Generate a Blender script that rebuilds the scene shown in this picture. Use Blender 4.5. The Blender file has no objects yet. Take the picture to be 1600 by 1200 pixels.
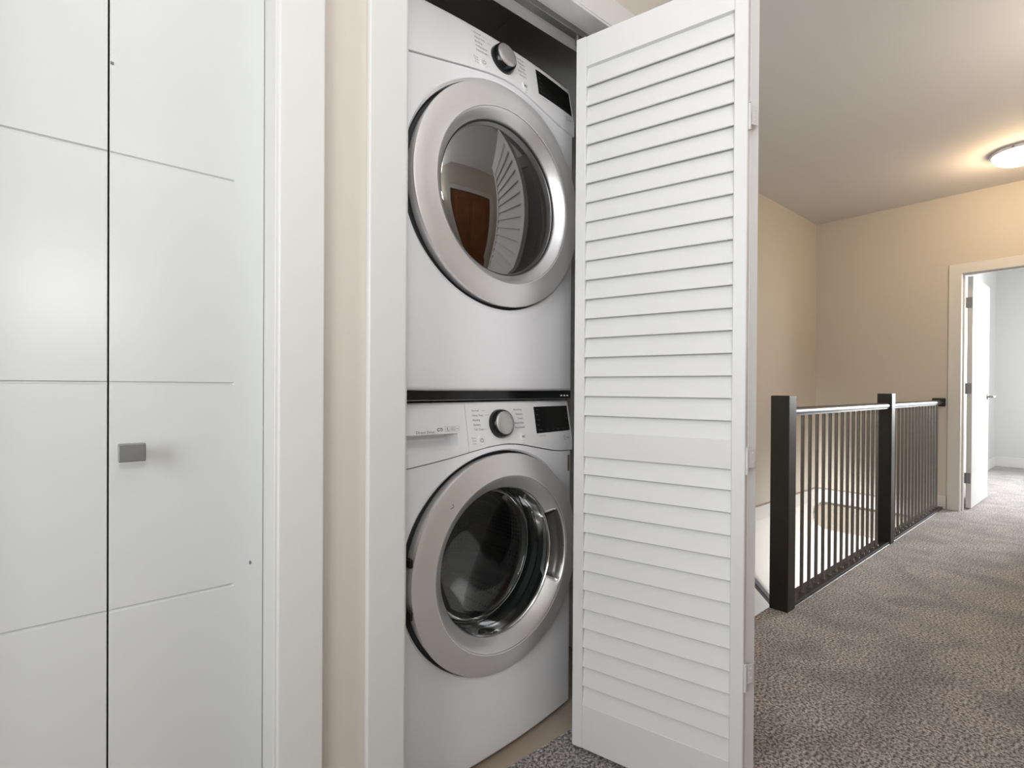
import bpy, bmesh, math, random
from mathutils import Matrix, Vector
R = math.radians
random.seed(4)
scene = bpy.context.scene
COL = scene.collection

# ------------------------------------------------------------------ camera
cam_d = bpy.data.cameras.new('camera')
cam = bpy.data.objects.new('camera', cam_d)
COL.objects.link(cam)
cam_d.sensor_fit = 'HORIZONTAL'
cam_d.sensor_width = 36.0
cam_d.lens = 36.0 * 800.0 / 1600
cam_d.shift_y = 10.0 / 1600
cam_d.clip_start = 0.02
yaw, pitch, roll = 0.7, -0.005, 0.006
d = Vector((math.sin(yaw) * math.cos(pitch), math.cos(yaw) * math.cos(pitch), math.sin(pitch)))
r = Vector((math.cos(yaw), -math.sin(yaw), 0))
u = r.cross(d)
r2 = r * math.cos(roll) + u * math.sin(roll)
u2 = -r * math.sin(roll) + u * math.cos(roll)
M = Matrix((r2, u2, -d)).transposed().to_4x4()
M.translation = (0, 0, 1.0)
cam.matrix_world = M
scene.camera = cam

# ------------------------------------------------------------------ view
scene.view_settings.view_transform = 'Standard'
scene.view_settings.look = 'None'
scene.view_settings.gamma = 1
scene.view_settings.use_curve_mapping = False
scene.view_settings.exposure = 0.0

# ------------------------------------------------------------------ world and lights
world = bpy.data.worlds.new('world')
scene.world = world
world.use_nodes = True
bg = world.node_tree.nodes['Background']
bg.inputs[0].default_value = (0.75, 0.85, 1.0, 1)
bg.inputs[1].default_value = 0.6


def area(name, loc, target, size, power, color=(1, 1, 1), size_y=None, spread=None):
    L = bpy.data.lights.new(name, 'AREA')
    L.energy = power
    L.color = color
    L.size = size
    if size_y:
        L.shape = 'RECTANGLE'
        L.size_y = size_y
    if spread:
        L.spread = spread
    o = bpy.data.objects.new(name, L)
    o.location = loc
    o.rotation_euler = (Vector(target) - Vector(loc)).to_track_quat('-Z', 'Y').to_euler()
    COL.objects.link(o)
    return o


def point(name, loc, power, color, radius):
    L = bpy.data.lights.new(name, 'POINT')
    L.energy = power
    L.color = color
    L.shadow_soft_size = radius
    o = bpy.data.objects.new(name, L)
    o.location = loc
    COL.objects.link(o)
    return o


area('hall_end_fill_light', (-1.22, -0.05, 1.35), (3.0, 0.35, 1.45), 0.9, 24, (0.92, 0.96, 1.0), 1.1)  # added fill from the unseen hall end, where the wall has no window
point('hall_ceiling_lamp_near', (0.15, -0.30, 2.42), 4, (1.0, 0.97, 0.93), 0.14)
point('hall_middle_fill_light', (3.2, -0.35, 2.10), 23, (1.0, 0.87, 0.72), 0.12)  # unseen fill without a fixture, added to lift the ceiling and far walls
area('photographer_flash', (-0.03, -0.02, 1.27), (0.75, 1.5, 1.27), 0.12, 2.6, (0.93, 0.97, 1.0))
area('photographer_bounce_flash', (0.10, -0.40, 1.75), (0.7, 0.0, 2.6), 0.30, 9, (0.97, 0.98, 1.0))
area('room_window_daylight', (7.6, -1.9, 1.5), (7.4, 1.0, 1.0), 1.8, 54, (0.98, 0.99, 1.0), 1.5)
area('room_rear_window_daylight', (9.22, -0.75, 1.5), (4.0, 0.5, 0.1), 1.0, 175, (0.94, 0.97, 1.0), 1.3, R(120))
area('lower_level_window_daylight', (2.6, 0.2, -1.2), (5.57, 1.45, -0.45), 0.8, 20, (1.0, 0.985, 0.95), 0.8, R(55))
point('hall_dome_lamp_bulb', (4.86, 0.445, 2.50), 17, (1.0, 0.68, 0.38), 0.07)

# ------------------------------------------------------------------ materials
MATS = {}


def mat(name, color, rough=0.5, metal=0.0, spec=0.5, coat=0.0, noise=None, bump=None):
    """noise=(scale, amount): fine tonal grain; bump=(scale, strength, distance)"""
    m = bpy.data.materials.new(name)
    m.use_nodes = True
    nt = m.node_tree
    b = nt.nodes['Principled BSDF']
    b.inputs['Base Color'].default_value = (*color, 1)
    b.inputs['Roughness'].default_value = rough
    b.inputs['Metallic'].default_value = metal
    b.inputs['Specular IOR Level'].default_value = spec
    b.inputs['Coat Weight'].default_value = coat
    tc = nt.nodes.new('ShaderNodeTexCoord')
    if noise:
        n = nt.nodes.new('ShaderNodeTexNoise')
        n.inputs['Scale'].default_value = noise[0]
        n.inputs['Detail'].default_value = 4
        nt.links.new(tc.outputs['Object'], n.inputs['Vector'])
        mx = nt.nodes.new('ShaderNodeMix')
        mx.data_type = 'RGBA'
        a = noise[1]
        mx.inputs[6].default_value = (*[c * (1 - a) for c in color], 1)
        mx.inputs[7].default_value = (*[min(1, c * (1 + a)) for c in color], 1)
        nt.links.new(n.outputs['Fac'], mx.inputs[0])
        nt.links.new(mx.outputs[2], b.inputs['Base Color'])
    if bump:
        n2 = nt.nodes.new('ShaderNodeTexNoise')
        n2.inputs['Scale'].default_value = bump[0]
        n2.inputs['Detail'].default_value = 3
        nt.links.new(tc.outputs['Object'], n2.inputs['Vector'])
        bp = nt.nodes.new('ShaderNodeBump')
        bp.inputs['Strength'].default_value = bump[1]
        bp.inputs['Distance'].default_value = bump[2]
        nt.links.new(n2.outputs['Fac'], bp.inputs['Height'])
        nt.links.new(bp.outputs['Normal'], b.inputs['Normal'])
    MATS[name] = m
    return m


beige = mat('beige_wall_paint', (0.60, 0.56, 0.495), 0.6, noise=(6, 0.015), bump=(260, 0.08, 0.002))
ceilm = mat('ceiling_paint', (0.73, 0.735, 0.76), 0.8, noise=(5, 0.015), bump=(180, 0.1, 0.002))
white = mat('white_satin_paint', (0.605, 0.615, 0.605), 0.32, noise=(9, 0.012), bump=(90, 0.03, 0.001))
trimw = mat('white_trim_paint', (0.68, 0.675, 0.655), 0.38, noise=(9, 0.012))
slatw = mat('white_louvre_paint', (0.74, 0.74, 0.735), 0.45, noise=(12, 0.012))
lower = mat('cream_stairwell_paint', (0.80, 0.78, 0.74), 0.6, noise=(6, 0.01))
roomw = mat('pale_grey_room_paint', (0.60, 0.60, 0.59), 0.6, noise=(6, 0.01))
enam = mat('white_appliance_enamel', (0.90, 0.905, 0.93), 0.25, noise=(14, 0.006), coat=0.2)
plast = mat('white_panel_plastic', (0.89, 0.89, 0.905), 0.38, noise=(20, 0.006))
silver = mat('satin_silver_ring', (0.86, 0.845, 0.84), 0.42, 0.7, noise=(300, 0.04))
bezel = mat('brushed_silver_bezel', (0.80, 0.80, 0.81), 0.34, 0.8, noise=(300, 0.04))
darkm = mat('dark_grey_gasket_rubber', (0.045, 0.048, 0.05), 0.5, noise=(30, 0.1))
blackg = mat('black_gloss_plastic', (0.006, 0.007, 0.007), 0.18, noise=(30, 0.1))
pocket = mat('grey_handle_pocket', (0.11, 0.105, 0.10), 0.3, 0.6, noise=(30, 0.05))
chrome = mat('bright_chrome', (0.78, 0.78, 0.78), 0.14, 1.0, noise=(30, 0.02))
nickel = mat('satin_nickel', (0.25, 0.25, 0.25), 0.42, 0.9, noise=(200, 0.05))
greyink = mat('grey_printed_ink', (0.16, 0.16, 0.17), 0.6, noise=(50, 0.05))
darkink = mat('dark_printed_ink', (0.04, 0.04, 0.045), 0.5, noise=(50, 0.05))
dimink = mat('dim_display_print', (0.10, 0.11, 0.11), 0.4, noise=(50, 0.05))
espresso = mat('espresso_stained_wood', (0.015, 0.0138, 0.0125), 0.36, noise=(40, 0.25), bump=(60, 0.05, 0.001))
balm = mat('bronze_metal_baluster', (0.26, 0.25, 0.24), 0.32, 0.85, noise=(60, 0.1))
brownd = mat('brown_wood_door', (0.23, 0.085, 0.03), 0.4, noise=(5, 0.3))
vinyl = mat('beige_vinyl_floor', (0.42, 0.34, 0.27), 0.5, noise=(12, 0.1))
olive = mat('closet_drywall_paint', (0.88, 0.86, 0.80), 0.7, noise=(6, 0.02))
mat('grey_lifter_plastic', (0.10, 0.10, 0.10), 0.35, 0.4, noise=(60, 0.05))
brass = mat('sticker_paper_brown', (0.17, 0.14, 0.10), 0.5, noise=(90, 0.2))


def carpet_mat():
    m = bpy.data.materials.new('grey_brown_cut_pile_carpet')
    m.use_nodes = True
    nt = m.node_tree
    L = nt.links
    b = nt.nodes['Principled BSDF']
    b.inputs['Roughness'].default_value = 0.95
    b.inputs['Specular IOR Level'].default_value = 0.15
    b.inputs['Sheen Weight'].default_value = 0.35
    tc = nt.nodes.new('ShaderNodeTexCoord')
    n1 = nt.nodes.new('ShaderNodeTexNoise')
    n1.inputs['Scale'].default_value = 120
    n1.inputs['Detail'].default_value = 3
    n1.inputs['Roughness'].default_value = 0.65
    n2 = nt.nodes.new('ShaderNodeTexNoise')
    n2.inputs['Scale'].default_value = 5
    n2.inputs['Detail'].default_value = 5
    n2.inputs['Distortion'].default_value = 0.8
    for n in (n1, n2):
        L.new(tc.outputs['Object'], n.inputs['Vector'])
    r1 = nt.nodes.new('ShaderNodeValToRGB')
    e = r1.color_ramp.elements
    e[0].position = 0.40
    e[0].color = (0.06, 0.05, 0.045, 1)
    e[1].position = 0.62
    e[1].color = (0.60, 0.555, 0.535, 1)
    L.new(n1.outputs['Fac'], r1.inputs['Fac'])
    r2_ = nt.nodes.new('ShaderNodeValToRGB')
    e = r2_.color_ramp.elements
    e[0].position = 0.35
    e[0].color = (0.72, 0.72, 0.72, 1)
    e[1].position = 0.65
    e[1].color = (1.15, 1.13, 1.11, 1)
    L.new(n2.outputs['Fac'], r2_.inputs['Fac'])
    mx = nt.nodes.new('ShaderNodeMix')
    mx.data_type = 'RGBA'
    mx.blend_type = 'MULTIPLY'
    mx.inputs[0].default_value = 1
    L.new(r1.outputs['Color'], mx.inputs[6])
    L.new(r2_.outputs['Color'], mx.inputs[7])
    L.new(mx.outputs[2], b.inputs['Base Color'])
    bp = nt.nodes.new('ShaderNodeBump')
    bp.inputs['Strength'].default_value = 0.9
    bp.inputs['Distance'].default_value = 0.006
    L.new(n1.outputs['Fac'], bp.inputs['Height'])
    L.new(bp.outputs['Normal'], b.inputs['Normal'])
    return m


carpet = carpet_mat()


def glass_mat(name, tint, base_fac, glossy_rough, opaque=None, col=(1, 1, 1), amp=0.45):
    """thin dark glazing: tinted see-through (or opaque dark) body under a mirror-like front"""
    m = bpy.data.materials.new(name)
    m.use_nodes = True
    nt = m.node_tree
    nt.nodes.remove(nt.nodes['Principled BSDF'])
    out = nt.nodes['Material Output']
    gl = nt.nodes.new('ShaderNodeBsdfGlossy')
    gl.inputs['Roughness'].default_value = glossy_rough
    gl.inputs['Color'].default_value = (*col, 1)
    tr = nt.nodes.new('ShaderNodeBsdfTransparent')
    tr.inputs['Color'].default_value = (*tint, 1)
    lw = nt.nodes.new('ShaderNodeLayerWeight')
    lw.inputs['Blend'].default_value = 0.35
    mp = nt.nodes.new('ShaderNodeMapRange')
    mp.inputs['To Min'].default_value = base_fac
    mp.inputs['To Max'].default_value = min(1, base_fac + amp)
    nt.links.new(lw.outputs['Fresnel'], mp.inputs['Value'])
    mx = nt.nodes.new('ShaderNodeMixShader')
    nt.links.new(mp.outputs['Result'], mx.inputs[0])
    nt.links.new(tr.outputs[0], mx.inputs[1])
    nt.links.new(gl.outputs[0], mx.inputs[2])
    nt.links.new(mx.outputs[0], out.inputs['Surface'])
    return m


glass_dry = glass_mat('smoked_dryer_glass', (0.03, 0.028, 0.026), 0.24, 0.015, col=(0.95, 0.93, 0.9))
glass_wash = glass_mat('clear_washer_glass', (0.55, 0.58, 0.56), 0.035, 0.03, amp=0.30)


def drum_mat():
    m = mat('perforated_drum_steel', (0.2, 0.2, 0.2), 0.42, 0.6)
    nt = m.node_tree
    b = nt.nodes['Principled BSDF']
    tc = nt.nodes.new('ShaderNodeTexCoord')
    v = nt.nodes.new('ShaderNodeTexVoronoi')
    v.inputs['Scale'].default_value = 75
    v.inputs['Randomness'].default_value = 0.15
    nt.links.new(tc.outputs['Object'], v.inputs['Vector'])
    rp = nt.nodes.new('ShaderNodeValToRGB')
    e = rp.color_ramp.elements
    e[0].position = 0.26
    e[0].color = (0.004, 0.004, 0.004, 1)
    e[1].position = 0.34
    e[1].color = (0.13, 0.135, 0.13, 1)
    nt.links.new(v.outputs['Distance'], rp.inputs['Fac'])
    nt.links.new(rp.outputs['Color'], b.inputs['Base Color'])
    return m


drumm = drum_mat()


def emit(name, color, strength):
    m = bpy.data.materials.new(name)
    m.use_nodes = True
    b = m.node_tree.nodes['Principled BSDF']
    b.inputs['Base Color'].default_value = (0.9, 0.88, 0.84, 1)
    b.inputs['Emission Color'].default_value = (*color, 1)
    b.inputs['Emission Strength'].default_value = strength
    b.inputs['Roughness'].default_value = 0.3
    return m


lampg = emit('lit_frosted_lamp_glass', (1.0, 0.93, 0.82), 3.0)


# ------------------------------------------------------------------ helpers
def link(name, me, material=None, parent=None, loc=None, rotz=0.0):
    o = bpy.data.objects.new(name, me)
    COL.objects.link(o)
    if me is not None and material is not None:
        me.materials.append(material)
    if parent is not None:
        o.parent = parent
    if loc is not None:
        o.location = loc
    if rotz:
        o.rotation_euler = (0, 0, rotz)
    return o


def tag(o, label=None, cat=None, group=None, kind=None):
    if label:
        o['label'] = label
    if cat:
        o['category'] = cat
    if group:
        o['group'] = group
    if kind:
        o['kind'] = kind
    return o


def empty(name, loc, rotz=0.0, **k):
    o = bpy.data.objects.new(name, None)
    COL.objects.link(o)
    o.location = loc
    o.rotation_euler = (0, 0, rotz)
    o.empty_display_size = 0.1
    return tag(o, **k)


def fin(bm, name, smooth=18):
    bmesh.ops.recalc_face_normals(bm, faces=bm.faces[:])
    me = bpy.data.meshes.new(name)
    bm.to_mesh(me)
    bm.free()
    if smooth:
        me.polygons.foreach_set('use_smooth', [True] * len(me.polygons))
        me.set_sharp_from_angle(angle=R(smooth))
    return me


def obj(name, bm, material, parent=None, smooth=18, loc=None, rotz=0.0):
    return link(name, fin(bm, name, smooth), material, parent, loc, rotz)


def box(bm, lo, hi, bev=0.0, seg=1, mtx=None):
    t = bmesh.new()
    x0, y0, z0 = lo
    x1, y1, z1 = hi
    vs = [t.verts.new(p) for p in ((x0, y0, z0), (x1, y0, z0), (x1, y1, z0), (x0, y1, z0),
                                   (x0, y0, z1), (x1, y0, z1), (x1, y1, z1), (x0, y1, z1))]
    for f in ((0, 3, 2, 1), (4, 5, 6, 7), (0, 1, 5, 4), (1, 2, 6, 5), (2, 3, 7, 6), (3, 0, 4, 7)):
        t.faces.new([vs[i] for i in f])
    if bev:
        bmesh.ops.bevel(t, geom=t.edges[:], offset=bev, segments=seg, affect='EDGES', profile=0.5)
    if mtx is not None:
        bmesh.ops.transform(t, matrix=mtx, verts=t.verts[:])
    me = bpy.data.meshes.new('tmp')
    t.to_mesh(me)
    t.free()
    bm.from_mesh(me)
    bpy.data.meshes.remove(me)
    return bm


def B(lo, hi, bev=0.0, seg=1):
    return box(bmesh.new(), lo, hi, bev, seg)


def lathe(bm, prof, axis_o=(0, 0, 0), n=96, a0=0.0, a1=2 * math.pi, mapf=None):
    """profile (r, v) revolved about the local -Y axis; v is distance towards the viewer"""
    full = abs(a1 - a0 - 2 * math.pi) < 1e-6
    cnt = n if full else n + 1
    rows = []
    for (rr, v) in prof:
        if rr < 1e-6:
            rows.append([bm.verts.new((axis_o[0], axis_o[1] - v, axis_o[2]))])
            continue
        row = []
        for i in range(cnt):
            a = a0 + (a1 - a0) * i / n
            rv, vv = (rr, v) if mapf is None else mapf(rr, v, a)
            row.append(bm.verts.new((axis_o[0] + rv * math.cos(a), axis_o[1] - vv, axis_o[2] + rv * math.sin(a))))
        rows.append(row)
    for k in range(len(rows) - 1):
        A, Bq = rows[k], rows[k + 1]
        m = cnt if full else cnt - 1
        for i in range(m):
            j = (i + 1) % cnt
            if len(A) == 1 and len(Bq) == 1:
                continue
            if len(Bq) == 1:
                bm.faces.new((A[i], A[j], Bq[0]))
            elif len(A) == 1:
                bm.faces.new((A[0], Bq[j], Bq[i]))
            else:
                bm.faces.new((A[i], A[j], Bq[j], Bq[i]))
    return rows


def zcyl(bm, x, y, z0, z1, rad, n=12, r1=None):
    r1 = rad if r1 is None else r1
    a = [bm.verts.new((x + rad * math.cos(2 * math.pi * i / n), y + rad * math.sin(2 * math.pi * i / n), z0)) for i in range(n)]
    b = [bm.verts.new((x + r1 * math.cos(2 * math.pi * i / n), y + r1 * math.sin(2 * math.pi * i / n), z1)) for i in range(n)]
    for i in range(n):
        bm.faces.new((a[i], a[(i + 1) % n], b[(i + 1) % n], b[i]))
    bm.faces.new(a[::-1])
    bm.faces.new(b)


def tube(bm, pts, rad, n=8):
    pts = [Vector(p) for p in pts]
    rows = []
    up = Vector((0, 0, 1))
    for i, p in enumerate(pts):
        t = (pts[min(i + 1, len(pts) - 1)] - pts[max(i - 1, 0)]).normalized()
        s = t.cross(up)
        if s.length < 1e-3:
            s = t.cross(Vector((1, 0, 0)))
        s.normalize()
        w = s.cross(t).normalized()
        rows.append([bm.verts.new(p + s * rad * math.cos(2 * math.pi * k / n) + w * rad * math.sin(2 * math.pi * k / n)) for k in range(n)])
    for a, b in zip(rows, rows[1:]):
        for k in range(n):
            bm.faces.new((a[k], a[(k + 1) % n], b[(k + 1) % n], b[k]))
    bm.faces.new(rows[0][::-1])
    bm.faces.new(rows[-1])


def extrude_poly(bm, pts2, axis, a, b):
    """prism: polygon pts2 in the plane normal to axis, from a to b"""
    def P(p, t):
        return {'x': (t, p[0], p[1]), 'y': (p[0], t, p[1]), 'z': (p[0], p[1], t)}[axis]
    A = [bm.verts.new(P(p, a)) for p in pts2]
    Bv = [bm.verts.new(P(p, b)) for p in pts2]
    n = len(pts2)
    for i in range(n):
        bm.faces.new((A[i], A[(i + 1) % n], Bv[(i + 1) % n], Bv[i]))
    bm.faces.new(A[::-1])
    bm.faces.new(Bv)


def text_mesh(s, size, align='LEFT', bold=False):
    c = bpy.data.curves.new('txt', 'FONT')
    c.body = s
    c.size = size
    c.align_x = align
    c.align_y = 'CENTER'
    c.resolution_u = 2
    if bold:
        c.offset = size * 0.02
    o = bpy.data.objects.new('txt', c)
    COL.objects.link(o)
    dg = bpy.context.evaluated_depsgraph_get()
    me = bpy.data.meshes.new_from_object(o.evaluated_get(dg))
    bpy.data.objects.remove(o)
    bpy.data.curves.remove(c)
    return me


def S(name, bm, m, label, cat, smooth=18):
    return tag(obj(name, bm, m, None, smooth), label, cat, kind='structure')


# ------------------------------------------------------------------ main dimensions (metres)
WY, WB = 0.93, 1.05          # laundry wall front and back faces
XF = 5.575                   # far wall of the hall
SY = 1.943                   # stair wall
CZ = 2.63                    # ceiling
HY = -0.65                   # wall behind the camera
X_L = -1.3                   # left end of the hall
VX0 = 2.10                   # stair void starts here
VY0 = 1.03                   # stair void edge

# ------------------------------------------------------------------ floors
bm = bmesh.new()
box(bm, (X_L, HY, -0.30), (XF + 0.12, VY0, 0.0))
S('floor', bm, carpet, 'grey brown cut pile carpet covering the hallway floor', 'carpet')
S('floor', B((1.62, VY0, -0.30), (VX0, SY, 0.0)), carpet, 'grey brown carpet landing at the head of the stairs', 'carpet')
S('floor', B((X_L, VY0, -0.30), (1.62, SY, -0.002)), vinyl, 'beige vinyl floor under the stacked laundry machines', 'floor')
S('floor', B((XF + 0.12, -2.4, -0.30), (9.42, 1.19, 0.0)), carpet, 'sunlit grey carpet inside the far bedroom', 'carpet')
S('floor', B((VX0 - 0.5, -2.2, -2.90), (7.6, SY + 0.1, -2.75)), carpet, 'lower level carpet at the foot of the stairwell', 'carpet')
# white fascia that closes the floor edge towards the stair void
S('trim_1', B((VX0, VY0, -0.30), (XF, VY0 + 0.012, -0.012)), trimw, 'white fascia board under the carpet edge along the stairwell', 'trim')

# ------------------------------------------------------------------ ceiling
S('ceiling', B((X_L, HY, CZ), (XF + 0.12, SY + 0.12, CZ + 0.1)), ceilm, 'off white painted ceiling over hallway and stairs', 'ceiling')
S('ceiling', B((XF + 0.12, -2.4, CZ), (9.42, 1.19, CZ + 0.1)), roomw, 'white ceiling of the bright far bedroom', 'ceiling')

# ------------------------------------------------------------------ laundry wall with two closet openings
OA0, OA1 = -0.19, 0.262      # left closet clear opening (rough)
OB0, OB1 = 0.507, 1.385      # laundry closet opening
HZ = 2.0
bm = bmesh.new()
box(bm, (X_L, WY, 0), (OA0 - 0.012, WB, CZ))
box(bm, (OA1 + 0.0, WY, 0), (OB0 - 0.018, WB, CZ))
box(bm, (OB1 + 0.018, WY, 0), (1.62, WB, CZ))
box(bm, (OA0 - 0.012, WY, 2.04), (OA1 + 0.0, WB, CZ))
box(bm, (OB0 - 0.018, WY, HZ + 0.018), (OB1 + 0.018, WB, CZ))
S('wall_front', bm, beige, 'beige wall holding both closet openings', 'wall', 0)
# closet inner partitions and backs
S('wall_closet_left', B((OB0 - 0.12, WB, 0), (OB0 - 0.03, SY, CZ)), olive, 'painted partition on the left side of the laundry closet', 'wall', 0)
S('wall_closet_right', B((1.45, WB, 0), (1.62, SY, CZ)), olive, 'painted partition on the right side of the laundry closet', 'wall', 0)
S('wall_end', B((X_L - 0.1, HY, -0.3), (X_L, SY + 0.12, CZ)), beige, 'beige wall closing the near left end of the hallway', 'wall', 0)
# opposite wall with an opening for the brown door
DX0, DX1 = 0.80, 1.74
bm = bmesh.new()
box(bm, (X_L - 0.1, HY - 0.12, 0), (DX0, HY, CZ))
box(bm, (DX1, HY - 0.12, 0), (XF + 0.12, HY, CZ))
box(bm, (DX0, HY - 0.12, 2.05), (DX1, HY, CZ))
S('wall_back', bm, beige, 'beige wall across the hallway from the laundry closet', 'wall', 0)
# stair wall, upper beige and lower cream
S('wall_stair', B((X_L, SY, -0.10), (XF + 0.12, SY + 0.12, CZ)), beige, 'beige wall along the far side of the stairwell', 'wall', 0)
S('wall_stair_lower', B((VX0 - 0.5, SY, -2.9), (7.6, SY + 0.12, -0.10)), lower, 'cream lower wall of the stairwell beside the handrail', 'wall', 0)
# far wall with door opening
FY0, FY1 = 0.020, 0.862      # door rough opening in Y
bm = bmesh.new()
box(bm, (XF, FY1, -0.10), (XF + 0.12, SY, CZ))
box(bm, (XF, HY, 0), (XF + 0.12, FY0, CZ))
box(bm, (XF, FY0, 1.985), (XF + 0.12, FY1, CZ))
S('wall_far', bm, beige, 'warm beige end wall with the bedroom doorway', 'wall', 0)
S('wall_far_lower', B((XF, 0.90, -2.9), (XF + 0.12, SY, -0.10)), lower, 'cream lower wall at the end of the stairwell', 'wall', 0)
# near side of the void below the floor and stairs side
# bedroom
S('wall_room_left', B((XF + 0.12, 1.07, 0), (9.3, 1.19, CZ)), roomw, 'pale grey wall behind the open bedroom door', 'wall', 0)
S('wall_room_back', B((9.3, -2.4, 0), (9.42, 1.19, CZ)), roomw, 'pale grey rear wall of the bedroom', 'wall', 0)
S('wall_room_near', B((XF + 0.12, -2.4, 0), (XF + 0.14, FY0 - 0.03, CZ)), roomw, 'bedroom side of the hallway end wall', 'wall', 0)
bm = bmesh.new()
box(bm, (XF + 0.12, -2.52, 0), (6.7, -2.4, CZ))
box(bm, (8.5, -2.52, 0), (9.42, -2.4, CZ))
box(bm, (6.7, -2.52, 0), (8.5, -2.4, 0.75))
box(bm, (6.7, -2.52, 2.25), (8.5, -2.4, CZ))
S('wall_room_window', bm, roomw, 'bedroom wall with the daylight window', 'wall', 0)
bm = bmesh.new()
for lo, hi in (((6.7, -2.48, 0.75), (8.5, -2.43, 0.80)), ((6.7, -2.48, 2.20), (8.5, -2.43, 2.25)),
               ((6.7, -2.48, 0.80), (6.75, -2.43, 2.20)), ((8.45, -2.48, 0.80), (8.5, -2.43, 2.20)), ((7.58, -2.48, 0.80), (7.62, -2.43, 2.20))):
    box(bm, lo, hi, 0.003)
S('window_1', bm, trimw, 'white framed bedroom window', 'window')

# ------------------------------------------------------------------ skirting / trims
def skirt(name, lo, hi, label, m=trimw):
    return S(name, B(lo, hi, 0.004), m, label, 'baseboard')


skirt('baseboard_far', (XF - 0.014, 0.935, 0.0), (XF, VY0, 0.11), 'short white baseboard between railing end and door casing')
skirt('baseboard_room_back', (9.286, -2.4, 0.0), (9.3, 1.07, 0.13), 'white baseboard on the rear bedroom wall')
skirt('baseboard_room_left', (XF + 0.12, 1.056, 0.0), (9.286, 1.07, 0.13), 'white baseboard behind the open bedroom door')
skirt('baseboard_front', (0.34, WY - 0.014, 0.0), (0.42, WY, 0.11), 'white baseboard on the narrow wall between the closets')
skirt('baseboard_back', (DX1 + 0.085, HY, 0.0), (XF, HY + 0.014, 0.11), 'white baseboard across the hallway')
S('trim_2', B((VX0, SY - 0.016, -0.095), (XF, SY, 0.025), 0.004), trimw, 'white skirt band along the stair wall at floor level', 'trim')
S('trim_3', B((XF - 0.016, VY0 + 0.012, -0.095), (XF, SY - 0.016, 0.030), 0.004), trimw, 'white skirt band on the end wall above the stairs', 'trim')
# bulkhead with a rounded end on the lower wall; shade painted into its colour
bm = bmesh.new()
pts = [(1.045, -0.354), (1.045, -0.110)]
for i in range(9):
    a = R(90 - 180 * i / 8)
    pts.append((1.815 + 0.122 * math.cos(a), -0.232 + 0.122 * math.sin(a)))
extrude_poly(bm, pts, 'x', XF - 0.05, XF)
S('trim_4', bm, mat('shaded_bulkhead_tone', (0.36, 0.31, 0.265), 0.6, noise=(6, 0.02)), 'bulkhead strip with shade painted into its colour on the lower end wall seen through the balusters', 'trim')

# ------------------------------------------------------------------ casings
def casing_mb(x0, x1, z1, y=WY, w=0.083, t=0.015, sides='lr'):
    bm = bmesh.new()
    if 'l' in sides:
        box(bm, (x0 - w, y - t, 0), (x0, y, z1), 0.003, 2)
    if 'r' in sides:
        box(bm, (x1, y - t, 0), (x1 + w, y, z1), 0.003, 2)
    box(bm, (x0 - (w if 'l' in sides else 0), y - t, z1), (x1 + (w if 'r' in sides else 0), y, z1 + w), 0.003, 2)
    return bm


# left closet: jamb liner + casing
bm = bmesh.new()
box(bm, (0.250, WY - 0.012, 0), (0.262, WB, 2.04), 0.001)
box(bm, (OA0 - 0.012, WY - 0.012, 0), (OA0, WB, 2.04), 0.001)
box(bm, (OA0, WY - 0.012, 2.028), (0.250, WB, 2.04), 0.001)
S('trim_5', bm, trimw, 'white door jamb liner of the left closet', 'door jamb')
S('trim_6', casing_mb(OA0 - 0.004, 0.255, 2.03, w=0.078), trimw, 'flat white casing around the left closet door', 'door casing')
bm = bmesh.new()
box(bm, (OB0 - 0.018, WY - 0.012, 0), (OB0 - 0.008, WB, HZ + 0.01), 0.001)
box(bm, (OB1 + 0.008, WY - 0.012, 0), (OB1 + 0.018, WB, HZ + 0.01), 0.001)
box(bm, (OB0 - 0.008, WY - 0.012, HZ), (OB1 + 0.008, WB, HZ + 0.012), 0.001)
S('trim_7', bm, trimw, 'white jamb liner of the laundry closet', 'door jamb')
S('trim_8', casing_mb(0.496, OB1 + 0.008, HZ + 0.005, w=0.080), trimw, 'flat white casing around the laundry closet opening', 'door casing')
# far door casing + jamb
def far_casing(xa, xb):
    bm = bmesh.new()
    box(bm, (xa, 0.848, 0), (xb, 0.930, 1.972), 0.003, 2)
    box(bm, (xa, -0.048, 0), (xb, 0.034, 1.972), 0.003, 2)
    box(bm, (xa, -0.048, 1.968), (xb, 0.930, 2.048), 0.003, 2)
    return bm


S('trim_9', far_casing(XF - 0.015, XF), trimw, 'white casing around the bedroom doorway on the hallway side', 'door casing')
S('trim_10', far_casing(XF + 0.12, XF + 0.135), trimw, 'white casing around the bedroom doorway inside the bedroom', 'door casing')
bm = bmesh.new()
box(bm, (XF - 0.005, 0.846, 0), (XF + 0.125, 0.862, 1.985), 0.001)
box(bm, (XF - 0.005, 0.020, 0), (XF + 0.125, 0.036, 1.985), 0.001)
box(bm, (XF - 0.005, 0.036, 1.970), (XF + 0.125, 0.846, 1.985), 0.001)
box(bm, (XF + 0.04, 0.834, 0), (XF + 0.078, 0.846, 1.970), 0.001)
box(bm, (XF + 0.04, 0.036, 1.958), (XF + 0.078, 0.834, 1.970), 0.001)
S('trim_11', bm, trimw, 'white jamb and stop of the bedroom doorway', 'door jamb')
# opposite door casing
bm = bmesh.new()
box(bm, (DX0 - 0.085, HY, 0), (DX0 + 0.005, HY + 0.016, 2.05), 0.003)
box(bm, (DX1 - 0.005, HY, 0), (DX1 + 0.085, HY + 0.016, 2.05), 0.003)
box(bm, (DX0 - 0.085, HY, 2.045), (DX1 + 0.085, HY + 0.016, 2.135), 0.003)
S('trim_12', bm, trimw, 'white casing around the brown door across the hallway', 'door casing')

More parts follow.
